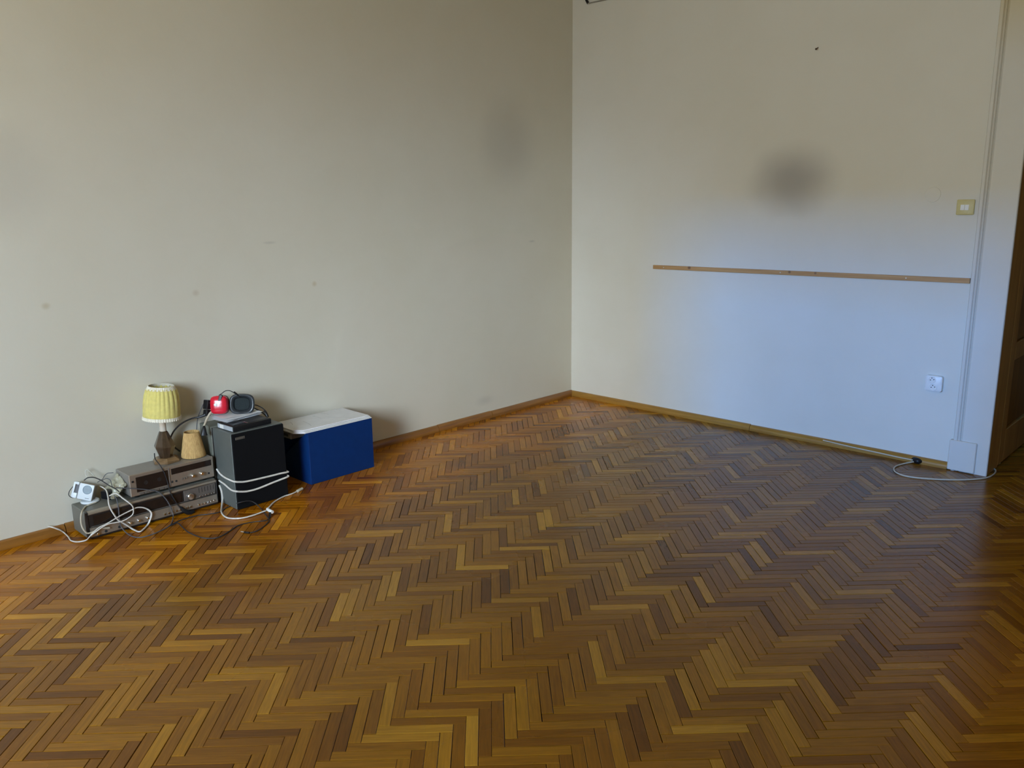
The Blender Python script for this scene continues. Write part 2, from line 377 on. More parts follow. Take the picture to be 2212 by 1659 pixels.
blk = [block_mesh('parquet_block', PL-a_, PW-b_) for a_, b_ in ((0, 0), (.0005, .0004), (.0010, .0008), (.0022, .0016))]
rp = random.Random(21)
for (a_, u, v, o, poly, ins) in near:
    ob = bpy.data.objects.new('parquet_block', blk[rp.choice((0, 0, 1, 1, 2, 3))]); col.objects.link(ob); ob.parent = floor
    c = uv2xy(u, v); ob.location = (c.x+rp.gauss(0, .0002), c.y+rp.gauss(0, .0002), rp.uniform(-.0006, .0003))
    d = eu if o == 0 else ev
    ob.rotation_euler = (rp.gauss(0, .003), rp.gauss(0, .0012), math.atan2(d.y, d.x)+rp.gauss(0, .002))
vs, fs, tones, uvs = [], [], [], []
for (a_, u, v, o, poly, ins) in rest:
    c0 = uv2xy(u, v); d = eu if o == 0 else ev; e = Vector((-d.y, d.x)); tone = rp.random(); sh = (rp.random()*7, rp.random()*7)
    ax, ay = rp.gauss(0, .003), rp.gauss(0, .0012); z0 = rp.uniform(-.0006, .0003); g = .0004+rp.choice((0, .0002, .0004, .0009))
    for R_ in rects():
        pl = poly if (ins and R_[1] == -.0) else clip([p.copy() for p in poly], *R_)
        if len(pl) < 3: continue
        ctr = sum(pl, Vector((0, 0)))/len(pl)
        def sh_(p, q):
            l = (p-ctr).dot(d); w = (p-ctr).dot(e)
            return ctr+d*(l-math.copysign(min(q, abs(l)*.5), l))+e*(w-math.copysign(min(q, abs(w)*.5), w))
        b0 = len(vs); n = len(pl)
        for q, z in ((g, -.012), (g, -.0009), (g+.0011, 0.0)):
            for p in pl:
                r_ = sh_(p, q); l = (r_-c0).dot(d); w = (r_-c0).dot(e)
                vs.append((r_.x, r_.y, z+(0 if z < -.01 else z0+w*ax-l*ay))); uvs.append((l+sh[0], w+sh[1]))
        fs.append([b0+2*n+i for i in range(n)])
        for k in (0, 1):
            fs += [[b0+k*n+i, b0+k*n+(i+1) % n, b0+(k+1)*n+(i+1) % n, b0+(k+1)*n+i] for i in range(n)]
        tones += [tone]*(1+2*n)
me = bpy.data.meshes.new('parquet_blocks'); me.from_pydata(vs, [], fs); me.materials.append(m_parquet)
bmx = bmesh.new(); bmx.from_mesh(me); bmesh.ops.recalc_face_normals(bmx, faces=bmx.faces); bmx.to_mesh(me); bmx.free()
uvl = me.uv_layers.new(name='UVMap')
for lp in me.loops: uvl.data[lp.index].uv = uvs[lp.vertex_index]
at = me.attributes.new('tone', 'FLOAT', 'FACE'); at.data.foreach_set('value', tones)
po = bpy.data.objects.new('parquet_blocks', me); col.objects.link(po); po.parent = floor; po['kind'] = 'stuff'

# ------------------------------------------------------------------ baseboards (quarter-round lengths)
def qr(d, h, n=5):
    return [(0, 0), (-d, 0), (-d, h*.3)]+[(-d*math.cos(math.radians(90*k/n)), h*.3+h*.7*math.sin(math.radians(90*k/n))) for k in range(1, n+1)]
bl = thing('baseboard_left', None, None, (-2.5, 0, 0), kind='structure')
for (a, b, d, h) in ((XW+.001, -3.742, .027, .040), (-3.738, -1.412, .027, .042), (-1.408, -.905, .025, .044), (-.901, -.001, .027, .042)):
    bm = bmesh.new(); prism(bm, qr(d, h), 'x', a, b); fin('moulding_length', bm, m_base, bl, 50)
br = thing('baseboard_right', None, None, (0, -1.4, 0), kind='structure')
for (a, b, d, h) in ((-.001, -1.55, .026, .040), (-1.553, -2.764, .026, .037)):
    bm = bmesh.new(); prism(bm, qr(d, h), 'y', a, b)
    fin('moulding_length', bm, m_base_r, br, 50)

# ------------------------------------------------------------------ door casing, lining, leaf
dc = thing('trim_1', None, None, (0, -2.87, 0), kind='structure')
def casing(y_out, y_in, sgn):
    # profile across the wall (y) and out from it (-x)
    pr = [(y_out, 0), (y_out, -.020), (y_out-sgn*.004, -.026), (y_out-sgn*.018, -.026), (y_out-sgn*.024, -.017), (y_out-sgn*.031, -.021), (y_out-sgn*.036, -.012),
          (y_out-sgn*.044, -.019), (y_in+sgn*.004, -.019), (y_in, -.015), (y_in, 0)]
    bm = bmesh.new(); rings(bm, [[Vector((p[1], p[0], z)) for p in pr] for z in (0.0, DZ+.16)])
    return bm
fin('casing_upright', casing(-2.782, DY1-.013, 1), m_trim, dc)
fin('casing_upright', casing(DY0-.168, DY0+.013, -1), m_trim, dc)
bm = bmesh.new()
pr = [(DZ+.168, 0), (DZ+.168, -.020), (DZ+.16, -.026), (DZ+.146, -.026), (DZ+.14, -.017), (DZ+.13, -.012), (DZ+.122, -.019), (DZ, -.019), (DZ, 0)]
rings(bm, [[Vector((p[1]-.001, y, p[0])) for p in pr] for y in (DY0-.168, -2.782)]); fin('casing_head', bm, m_trim, dc)
for ya, yb in ((-2.904, -2.766), (DY0-.18, DY0-.045)):
    bm = bmesh.new(); bx(bm, -.034, 0, ya, yb, .004, .176, .004); fin('plinth_block', bm, m_trim, dc)
dl = thing('trim_2', None, None, (.1, DY1, 0), kind='structure')
box('lining_board', .0, .2, DY1-.012, DY1, 0, DZ, m_door, dl, .002)
box('lining_board', .0, .2, DY0, DY0+.012, 0, DZ, m_door, dl, .002)
box('lining_head', .0, .2, DY0+.012, DY1-.012, DZ-.012, DZ, m_door, dl, .002)
dr = thing('door_1', None, None, (.63, -2.94, 0), kind='structure')
yA, yB = -2.962, -2.922
for a, b in ((.205, .305), (.95, 1.05)): box('door_stile', a, b, yA, yB, .008, 2.58, m_door, dr, .003)
for a, b in ((.008, .20), (.60, .70), (1.07, 1.17), (2.46, 2.58)): box('door_rail', .306, .949, yA, yB, a, b, m_door, dr, .003)
for a, b in ((.201, .599), (.701, 1.069), (1.171, 2.459)): box('door_panel', .306, .949, yA+.014, yB-.014, a, b, m_door_panel, dr, .004)

# ------------------------------------------------------------------ things fixed to the right wall
m_batten = wood('pine_batten', (0.40, 0.21, 0.075), (0.52, 0.30, 0.12), 0.55, 1, 5,
    knots=[((-.014, -1.045, 1.05), .016, (.13, .06, .03)), ((-.014, -1.76, 1.055), .012, (.16, .08, .04)), ((-.014, -1.925, 1.056), .010, (.18, .09, .05))])
bm = bmesh.new()
def bat(y, zc): return [Vector((-.001, y, zc-.0135)), Vector((-.013, y, zc-.0135)), Vector((-.014, y, zc-.0125)), Vector((-.014, y, zc+.0125)), Vector((-.013, y, zc+.0135)), Vector((-.001, y, zc+.0135))]
rings(bm, [bat(-.752, 1.041), bat(-1.5, 1.047), bat(-2.776, 1.0565)])
batten = tag(fin('wall_batten', bm, m_batten), 'long thin pine batten fixed across the white wall', 'batten')
m_screw = M('screw_steel', (0.62, 0.60, 0.56), .35, .8)
ORG_b = ORG[batten]
for y in (-1.70, -2.45, -.84):
    bm = bmesh.new(); cyl(bm, (-.0138, y, 1.041+(-y-.752)*.0077), (-1, 0, 0), .004, .0012, 10, bev=.0005); fin('screw', bm, m_screw, batten, True)

m_yellowed = M('yellowed_plastic', (0.60, 0.52, 0.24), .45, var=.05)
m_white_pl = M('white_plastic', (0.78, 0.78, 0.76), .35, var=.03)
m_hole = M('dark_hole', (0.02, 0.02, 0.02), .8)
def plate(bm, y, z, w, h, x0, x1, r=.006, inset=.004):
    o = rrect(w, h, r); i = rrect(w-2*inset, h-2*inset, max(.001, r-inset*.5))
    rings(bm, [[Vector((x0, y-p[0], z+p[1])) for p in o], [Vector((x1+.003, y-p[0], z+p[1])) for p in o], [Vector((x1, y-p[0], z+p[1])) for p in i]])
sw = thing('light_switch', 'yellowed plastic double light switch with two white rockers', 'light switch', (0, -2.716, 1.403))
bm = bmesh.new(); plate(bm, -2.716, 1.443, .086, .080, -.0005, -.014); fin('switch_plate', bm, m_yellowed, sw, 40)
for dy in (-.0105, .0105):
    bm = bmesh.new()
    prism(bm, [(-2.714+dy-.0095, 1.428), (-2.714+dy+.0095, 1.428), (-2.714+dy+.0095, 1.460), (-2.714+dy-.0095, 1.460)], 'x', -.0138, -.0175)
    for v in bm.verts:
        if v.co.x < -.015 and v.co.z > 1.45: v.co.x += .004
    fin('rocker', bm, m_white_pl, sw)
so = thing('wall_socket', 'white plastic double wall socket low on the wall beside the door casing', 'socket', (0, -2.652, .434))
bm = bmesh.new(); plate(bm, -2.652, .478, .088, .088, -.0005, -.030, .012, .006); fin('socket_body', bm, m_white_pl, so, 40)
for y, z in ((-2.644, .499), (-2.652, .458)):
    bm = bmesh.new(); q = Vector((-1, 0, 0)).to_track_quat('Z', 'Y').to_matrix().to_4x4(); q.translation = (-.0298, y, z)
    lathe(bm, [(.0195, 0), (.0205, .0022), (.0175, .0026), (.0165, .0012)], 24, q, True, True); w = fin('socket_well', bm, m_white_pl, so, 40)
    for dy, dz in ((-.009, .002), (.009, -.002), (.002, .010)):
        bm = bmesh.new(); cyl(bm, (-.0308, y+dy, z+dz), (-1, 0, 0), .0028, .0006, 10); fin('pin_hole', bm, m_hole, w)
bm = bmesh.new(); q = Vector((-1, 0, 0)).to_track_quat('Z', 'Y').to_matrix().to_4x4(); q.translation = (0, -2.545, 1.511)
lathe(bm, [(.041, 0), (.041, .0012), (.0395, .0022), (.037, .0010), (.034, .0014)], 40, q)
tag(fin('junction_box_cover', bm, m_wall_right, None, 40), 'round painted-over junction box cover on the white wall left of the switch', 'cover plate')
bm = bmesh.new(); cyl(bm, (.0, -1.845, 2.352), (-.9, 0, -.45), .0025, .026, 8); cyl(bm, (-.0235, -1.845, 2.3405), (-.9, 0, -.45), .006, .002, 10)
tag(fin('wall_nail', bm, M('rusty_nail', (.10, .07, .05), .6, .6)), 'small dark nail sticking out high on the white wall', 'nail')
m_black = M('black_plastic', (.009, .009, .010), .42, spec=.3)
m_blackrub = M('black_rubber_cord', (.022, .020, .022), .55)
m_greycord = M('grey_cord', (.10, .10, .11), .5)
m_whitecord = M('white_cord', (.74, .70, .64), .45, var=.06)
m_cream_cord = M('cream_cord', (.58, .52, .40), .5, var=.06)
wc = cord('ceiling_cable', [FX(1262, -40, -.006), FX(1265, -10, -.010), FX(1269, 6, -.012), FX(1280, 5, -.008), FX(1300, 1, -.006), FX(1330, -5, -.006), FX(1380, -14, -.006)], .0045, M('dusty_cable', (.28, .26, .22), .7), 'dusty cable end on the wall near the top of the room corner')
bm = bmesh.new(); tube(bm, [FX(1265, -6, -.011), FX(1267, 1, -.013), FX(1270, 7, -.013)], .009, 8); fin('cable_end', bm, m_black, wc, True)

# ------------------------------------------------------------------ receiver
m_cabgrey = M('grey_cabinet_lacquer', (.155, .150, .125), .45, var=.06, scale=12)
m_alu = M('brushed_aluminium', (.46, .40, .33), .38, .75, var=.05, scale=200)
m_alu_dark = M('dark_anodised', (.20, .175, .155), .42, .5, var=.06, scale=200)
m_gloss = M('smoked_glass', (.018, .012, .010), .12)
m_blackpanel = M('black_panel', (.022, .018, .017), .35)
m_chrome = M('chrome', (.80, .80, .80), .16, 1.0, var=.02)
rc = thing('stereo_receiver', 'wide silver and black stereo receiver on the floor under the tape deck', 'stereo receiver', (-3.386, -.11, 0))
RX0, RX1, RY, RZ0, RZ1 = -3.705, -3.068, -.204, .010, .137
bm = bmesh.new(); bx(bm, RX0, RX1, RY+.016, -.030, RZ0, RZ1, .003); fin('cabinet', bm, m_cabgrey, rc)
box('side_cheek', RX0, RX0+.012, RY, RY+.0155, RZ0, RZ1-.004, m_blackpanel, rc, .002)
box('side_cheek', RX1-.006, RX1, RY, RY+.0155, RZ0, RZ1-.004, m_blackpanel, rc, .002)
xa, xb = RX0+.0125, RX1-.0065
bm = bmesh.new(); prism(bm, [(RY+.0155, RZ1), (RY-.001, RZ1-.004), (RY-.004, RZ1-.011), (RY-.001, RZ1-.016), (RY+.0155, RZ1-.016)], 'x', xa, xb); fin('top_lip', bm, m_alu, rc)
bm = bmesh.new(); prism(bm, [(RY+.0155, RZ1-.0165), (RY+.003, RZ1-.0165), (RY+.005, RZ0+.048), (RY+.0155, RZ0+.048)], 'x', xa, xb); fin('display_band', bm, m_blackpanel, rc)
bm = bmesh.new(); prism(bm, [(RY+.0155, RZ0+.0475), (RY-.002, RZ0+.0475), (RY-.005, RZ0+.006), (RY+.0155, RZ0+.004)], 'x', xa, xb); fin('control_strip', bm, m_alu, rc)
box('bottom_edge', xa, xb, RY+.002, RY+.0155, RZ0-.004, RZ0+.0035, m_blackpanel, rc)
# tuning glass and right hand panel
bm = bmesh.new(); bx(bm, xa+.020, -3.255, RY+.0005, RY+.004, RZ0+.055, RZ1-.024, .001); fin('tuning_glass', bm, m_gloss, rc)
bm = bmesh.new(); bx(bm, xa+.006, -3.245, RY+.0012, RY+.0042, RZ0+.050, RZ0+.053, .0005); fin('glass_frame', bm, m_alu_dark, rc)
bm = bmesh.new(); bx(bm, -3.243, xb-.004, RY+.0005, RY+.0045, RZ0+.052, RZ1-.019, .001); pn = fin('slider_panel', bm, m_alu_dark, rc)
kp = FY(410.7, 1072, RY)
bm = bmesh.new(); cyl(bm, (kp.x, RY+.0005, kp.z), (0, -1, 0), .0165, .014, 28, bev=.002); fin('tuning_knob', bm, m_chrome, rc, 40)
for k in range(6):
    x = -3.165+k*.0152
    bm = bmesh.new(); bx(bm, x-.0012, x+.0012, RY, RY+.001, RZ0+.078, RZ1-.024); fin('slider_slot', bm, m_hole, rc)
    bm = bmesh.new(); bx(bm, x-.0035, x+.0035, RY-.007, RY+.0005, RZ0+.058, RZ0+.064, .001); fin('slider_cap', bm, m_chrome, rc)
def on_strip(px, py): p = FY(px, py, RY-.003); return p
for px, py, r in ((210.6, 1152, .0075), (280, 1129, .0075), (299, 1123.5, .0075), (318, 1118, .0075)):
    p = on_strip(px, py); bm = bmesh.new(); cyl(bm, (p.x, RY-.002, p.z), (0, -1, 0), r, .016, 18, r*.85, .001); fin('rotary_knob', bm, m_chrome, rc, 40)
for px, py in ((229, 1147), (258, 1138)):
    p = on_strip(px, py); bm = bmesh.new(); cyl(bm, (p.x, RY-.003, p.z), (0, -1, 0), .0065, .003, 16); fin('phones_jack', bm, m_hole, rc)
for (xs, ys, xe, ye, n) in ((355, 1110, 388, 1100.5, 5), (397, 1098, 411, 1094, 3), (428, 1089.5, 461, 1080, 6)):
    for k in range(n):
        t = k/(n-1); p = on_strip(xs+(xe-xs)*t, ys+(ye-ys)*t)
        bm = bmesh.new(); bx(bm, p.x-.0042, p.x+.0042, RY-.012, RY-.001, p.z-.005, p.z+.005, .0012); fin('push_button', bm, m_chrome, rc)
for x in (RX0+.04, RX1-.04):
    for y in (RY+.04, -.05):
        bm = bmesh.new(); cyl(bm, (x, y, .0005), (0, 0, 1), .014, .010, 14); fin('rubber_foot', bm, m_black, rc)

# ------------------------------------------------------------------ tape deck
dk = thing('cassette_deck', 'smaller silver cassette deck stacked on top of the receiver', 'cassette deck', (-3.283, -.11, .1375))
DX0, DX1, DYf, DZ0, DZ1 = -3.492, -3.073, -.196, .150, .257
m_decktop = M('silver_grey_lid', (.30, .275, .245), .42, .3, var=.05, scale=20)
bm = bmesh.new(); bx(bm, DX0+.002, DX1-.002, DYf+.012, -.030, DZ0, DZ1-.001, .003); fin('cabinet', bm, m_decktop, dk)
bm = bmesh.new(); bx(bm, DX0, DX1, DYf, DYf+.0115, DZ0, DZ1, .003); fin('front_plate', bm, m_alu, dk)
bm = bmesh.new(); bx(bm, -3.462, -3.307, DYf-.002, DYf+.002, DZ0+.018, DZ1-.015, .001); cw = fin('cassette_door', bm, m_gloss, dk)
for x in (-3.417, -3.352):
    bm = bmesh.new(); cyl(bm, (x, DYf-.002, DZ0+.057), (0, -1, 0), .010, .0008, 18); fin('reel_hub', bm, m_blackpanel, cw)
bm = bmesh.new(); bx(bm, -3.291, -3.085, DYf-.0015, DYf+.002, DZ1-.044, DZ1-.014, .001); fin('meter_window', bm, m_gloss, dk)
box('divider', -3.3045, -3.2985, DYf-.003, DYf+.002, DZ0+.006, DZ1-.008, m_alu_dark, dk, .001)
p = FY(287, 1039, DYf); bm = bmesh.new(); bx(bm, -3.482, -3.472, DYf-.004, DYf+.001, DZ1-.036, DZ1-.028, .001); fin('eject_button', bm, m_black, dk)
for k in range(6):
    x = -3.452+k*.024; bm = bmesh.new(); bx(bm, x, x+.021, DYf-.006, DYf+.001, DZ0+.004, DZ0+.013, .001); fin('piano_key', bm, m_alu_dark, dk)
for px, py in ((372, 1041), (381, 1039)):
    p = FY(px, py, DYf); bm = bmesh.new(); cyl(bm, (p.x, DYf+.0005, p.z), (0, -1, 0), .0055, .002, 14); fin('microphone_jack', bm, m_hole, dk)
for px, py in ((393.5, 1034), (398.5, 1033), (404, 1031.5)):
    p = FY(px, py, DYf); bm = bmesh.new(); bx(bm, p.x-.0025, p.x+.0025, DYf-.005, DYf+.001, p.z-.004, p.z+.004, .0008); fin('toggle', bm, m_alu_dark, dk)
for px, py in ((415.5, 1027), (434.5, 1022)):
    p = FY(px, py, DYf); bm = bmesh.new(); cyl(bm, (p.x, DYf+.0005, p.z), (0, -1, 0), .0095, .018, 20, .0085, .0012); fin('level_knob', bm, m_chrome, dk, 40)
p = FY(451, 1022, DYf); bm = bmesh.new(); cyl(bm, (p.x, DYf+.0005, p.z), (0, -1, 0), .0048, .003, 14); fin('phones_jack', bm, m_hole, dk)
for x in (DX0+.04, DX1-.04):
    for y in (DYf+.035, -.05):
        bm = bmesh.new(); cyl(bm, (x, y, .1375), (0, 0, 1), .012, .0125, 14); fin('rubber_foot', bm, m_black, dk)

# ------------------------------------------------------------------ table lamp
LX, LY, LZ = -3.268, -.098, .2575
lm = thing('table_lamp', 'table lamp with pleated yellow fabric shade standing on the cassette deck', 'lamp', (LX, LY, LZ))
m_lampwood = wood('dark_turned_wood', (.045, .026, .014), (.075, .045, .024), .22, 2, 6, coat=.5)
m_lampfoot = wood('lamp_foot_wood', (.15, .085, .035), (.26, .155, .07), .35, 0, 8, coat=.3)
m_candle = M('white_sleeve', (.72, .68, .60), .5, c2=(.62, .48, .33), scale=25)
m_yfab = M('yellow_shade_fabric', (.68, .58, .17), .8, var=.08, scale=60, bump=.2, bscale=400, sheen=.2)
m_lace = M('cream_lace_trim', (.80, .74, .60), .85, var=.10, scale=200, bump=.5, bscale=500)
T = Matrix.Translation((LX, LY, LZ))
bm = bmesh.new()
rz = Matrix.Rotation(math.radians(12), 4, 'Z')
lathe(bm, [(.066, 0), (.066, .010), (.050, .022), (.046, .024)], 6, T @ rz); fin('foot', bm, m_lampfoot, lm)
bm = bmesh.new(); lathe(bm, [(.031, .024), (.033, .030), (.050, .079), (.049, .085), (.022, .150), (.018, .156)], 8, T @ Matrix.Rotation(math.radians(10), 4, 'Z')); fin('body', bm, m_lampwood, lm)
bm = bmesh.new(); lathe(bm, [(.0155, .1565), (.0155, .205), (.0165, .210), (.0165, .226), (.012, .228)], 20, T, True, True); fin('candle_sleeve', bm, m_candle, lm, 40)
ts = T @ Matrix.Translation((0, 0, .222)) @ Matrix.Rotation(math.radians(4), 4, Vector((.72, .69, 0))) @ Matrix.Rotation(math.radians(-2), 4, Vector((.69, -.72, 0)))
NP = 22
def pl_mod(amp):
    def f(a, k):
        kk = min(1, max(0, k/6)); return 1+amp[k]*(abs(math.sin(a*NP/2+math.sin(a*3)*.7))-.5)
    return f
hS = .158
prof = [(.0865, .006), (.0865, .02), (.0855, .045), (.083, .08), (.0785, .115), (.0715, .140), (.066, .152)]
amp = [.004, .010, .022, .042, .060, .060, .03]
bm = bmesh.new(); lathe(bm, prof, 176, ts, False, False, pl_mod(amp)); sh = fin('lamp_shade', bm, m_yfab, lm, True)
sm = sh.modifiers.new('thick', 'SOLIDIFY'); sm.thickness = .0016; sm.offset = -1
def ruffle(bm, r0, z0, r1, z1, n=160, k=48, a_=.0016, th=.002):
    rs = []
    for i in range(n):
        a = 2*math.pi*i/n; w = a_*math.sin(k*a); c, s = math.cos(a), math.sin(a)
        P_ = [((r0+w), z0-w*.5), ((r1+w*.6), z1), ((r1-th), z1), ((r0-th), z0)]
        rs.append([ts @ Vector((q*c, q*s, z)) for q, z in P_])
    rs.append(rs[0])
    V = [[bm.verts.new(p) for p in r] for r in rs[:-1]]
    for i in range(n):
        A, B = V[i], V[(i+1) % n]
        for j in range(4): bm.faces.new((A[j], B[j], B[(j+1) % 4], A[(j+1) % 4]))
bm = bmesh.new(); ruffle(bm, .0895, -.003, .0885, .013); fin('bottom_trim', bm, m_lace, lm, True)
bm = bmesh.new(); ruffle(bm, .0695, .146, .0600, .163); fin('top_trim', bm, m_lace, lm, True)
bm = bmesh.new()
for k in range(3):
    a = 2*math.pi*k/3+.4; tube(bm, [ts @ Vector((.058*math.cos(a), .058*math.sin(a), .156)), ts @ Vector((.03*math.cos(a), .03*math.sin(a), .10)), ts @ Vector((.013*math.cos(a), .013*math.sin(a), .005))], .0012, 6, 4)
fin('shade_carrier', bm, m_alu_dark, lm)

# ------------------------------------------------------------------ loose straw shade
q = G(416, 983, .2575)
ST = Matrix.Translation((-3.136, -.118, .2575))
m_straw = wood('raffia', (.46, .27, .09), (.66, .43, .17), .7, 2, 30)
ss = thing('straw_lampshade', 'small straw lampshade without a lamp on the right end of the cassette deck', 'lampshade', (-3.136, -.118, .2575))
bm = bmesh.new(); rs = random.Random(3); ph = [rs.uniform(.0, 1) for _ in range(60)]
def stm(a, k): return 1+.030*(abs(math.sin(a*30))-.5)+.012*ph[int(a/(2*math.pi)*60) % 60]
lathe(bm, [(.0585, .0003), (.0585, .004), (.056, .02), (.048, .065), (.0405, .108), (.037, .124), (.0372, .127)], 240, ST, False, False, stm)
o = fin('shade_wall', bm, m_straw, ss, True); sm = o.modifiers.new('thick', 'SOLIDIFY'); sm.thickness = .0018; sm.offset = -1
bm = bmesh.new(); tube(bm, [ST @ Vector((.0365*math.cos(2*math.pi*k/24), .0365*math.sin(2*math.pi*k/24), .1265)) for k in range(25)], .0018, 6, 2); fin('top_ring', bm, m_straw, ss, True)

# ------------------------------------------------------------------ loudspeakers
m_spk = M('dark_olive_vinyl', (.105, .116, .108), .40, var=.05, scale=30, bump=.05)
m_grille = M('black_grille_cloth', (.006, .006, .007), .9, var=.2, scale=600, bump=.4, bscale=900, spec=.12)
m_badge = M('badge_metal', (.14, .13, .11), .4, .6)
sp = thing('loudspeaker', 'black loudspeaker with white cord wrapped around it and things piled on top', 'loudspeaker', (-2.9, -.26, 0))
SX0, SX1, SY0, SY1, SZ = -3.046, -2.757, -.362, -.160, .396
bm = bmesh.new(); bx(bm, SX0, SX1, SY0+.012, SY1, .0008, SZ, .003); fin('cabinet', bm, m_spk, sp)
bm = bmesh.new(); bx(bm, SX0+.001, SX1-.001, SY0, SY0+.0115, .002, SZ-.002, .004, 2); fin('grille', bm, m_grille, sp)
a = FY(508, 949, SY0); b = FY(528.5, 943, SY0)
bm = bmesh.new(); bx(bm, a.x, b.x, SY0-.002, SY0+.0005, a.z-.006, a.z+.008, .0015); bd = fin('badge', bm, m_badge, sp)
for k in range(4):
    x = a.x+.008+k*.0085; bm = bmesh.new(); bx(bm, x, x+.005, SY0-.0026, SY0-.0019, a.z-.002, a.z+.004); fin('badge_mark', bm, m_alu_dark, bd)
s2 = thing('loudspeaker', 'grey loudspeaker cabinet squeezed between the black loudspeaker and the wall', 'loudspeaker', (-2.9, -.08, 0))
bm = bmesh.new(); bx(bm, -3.050, -2.762, -.154, -.030, .0008, .398, .003); fin('cabinet', bm, M('olive_cabinet', (.15, .155, .125), .5, var=.08, scale=10), s2)
bm = bmesh.new(); bx(bm, -3.048, -2.764, -.1585, -.1545, .004, .394, .001); fin('back_board', bm, m_blackpanel, s2)

# black flat device on the speaker
fd = thing('flat_black_player', 'flat black player with silver sides on top of the loudspeaker', 'media player', (-2.92, -.26, SZ))
DRm = Matrix.Translation((-2.915, -.262, 0)) @ Matrix.Rotation(math.radians(3.0), 4, 'Z')
m_silver = M('silver_plastic', (.50, .54, .58), .35, .3, var=.04)
bm = bmesh.new(); bx(bm, -.108, .108, -.068, .082, SZ+.0015, SZ+.029, .003, 2, DRm); fin('body', bm, m_black, fd, 40)
bm = bmesh.new(); bx(bm, -.1105, -.1085, -.062, .078, SZ+.003, SZ+.026, .0006, 1, DRm); fin('side_panel', bm, m_silver, fd)
bm = bmesh.new(); bx(bm, -.100, -.020, -.058, .070, SZ+.0292, SZ+.031, .001, 1, DRm); fin('top_panel', bm, M('piano_black', (.02, .021, .024), .15), fd)
bm = bmesh.new(); bx(bm, -.014, .100, -.052, .070, SZ+.0292, SZ+.0305, .001, 1, DRm); fin('top_panel', bm, M('matt_black_lid', (.035, .034, .036), .4), fd)
bm = bmesh.new(); bx(bm, -.026, -.017, -.056, -.020, SZ+.0292, SZ+.0318, .001, 1, DRm); fin('chrome_strip', bm, m_chrome, fd)
bm = bmesh.new(); bx(bm, -.1125, -.1106, .020, .055, SZ+.004, SZ+.025, .0005, 1, DRm); fin('port_cover', bm, m_white_pl, fd)

# papers
m_paper = M('white_paper', (.86, .86, .88), .8, var=.03, scale=8)
for k, (ang, dx, dy) in enumerate(((4, 0, 0), (-2, .006, .004), (7, -.004, -.003), (1, .004, -.006), (-5, .0, .004))):
    bm = bmesh.new(); z = SZ+.0325+k*.0042; mt = Matrix.Translation((-2.912+dx, -.168+dy, 0)) @ Matrix.Rotation(math.radians(ang+4), 4, 'Z')
    nx, ny = 10, 8; V = []
    for j in range(ny):
        for i in range(nx):
            x = -.105+.21*i/(nx-1); y = -.066+.132*j/(ny-1)
            V.append(bm.verts.new(mt @ Vector((x, y, z+.0012*math.sin(x*30+k)*math.sin(y*25+k*2)*(.3+k*.1)+(.003*((i/(nx-1)-.5)**2)*(k+1)*.6)))))
    for j in range(ny-1):
        for i in range(nx-1): bm.faces.new((V[j*nx+i], V[j*nx+i+1], V[(j+1)*nx+i+1], V[(j+1)*nx+i]))
    r_ = bmesh.ops.extrude_face_region(bm, geom=list(bm.faces)); bmesh.ops.translate(bm, verts=[v for v in r_['geom'] if isinstance(v, bmesh.types.BMVert)], vec=(0, 0, .0004))
    tag(fin('paper_sheet', bm, m_paper, None, 60), ('lowest white paper sheet lying on the flat black player', 'white paper sheet in the middle of the pile under the ear muffs', 'white paper sheet in the middle of the pile under the ear muffs', 'white paper sheet in the middle of the pile under the ear muffs', 'topmost white paper sheet directly under the ear muffs')[k], 'paper', 'loose paper under the ear muffs')
PZ = SZ+.052

# ------------------------------------------------------------------ ear muffs
em = thing('ear_muffs', 'ear muffs with a red shell and black cushions lying on the loudspeaker pile', 'ear muffs', (-2.92, -.16, PZ))
m_red = M('glossy_red_plastic', (.62, .012, .035), .22, var=.05)
m_cush = M('black_cushion_vinyl', (.030, .036, .042), .30, var=.1)
m_foam = M('dark_foam', (.016, .024, .026), .95, bump=.6, bscale=300)
def cup_frame(c, face, roll=0):
    n = Vector(face).normalized(); up = Vector((0, 0, 1)); r = up.cross(n).normalized(); u = n.cross(r)
    m_ = Matrix(((r.x, u.x, n.x, c[0]), (r.y, u.y, n.y, c[1]), (r.z, u.z, n.z, c[2]), (0, 0, 0, 1)))
    return m_ @ Matrix.Rotation(math.radians(roll), 4, 'Z')
def cup(bm, fr, prof, wx, wy, sq=2.6, n=40):
    rs_ = []
    for s, z in prof:
        ring = []
        for i in range(n):
            a = 2*math.pi*i/n; c, s_ = math.cos(a), math.sin(a)
            k = (abs(c)**sq+abs(s_)**sq)**(-1/sq); ring.append(fr @ Vector((wx*s*k*c, wy*s*k*s_, z)))
        rs_.append(ring)
    return rings(bm, rs_)
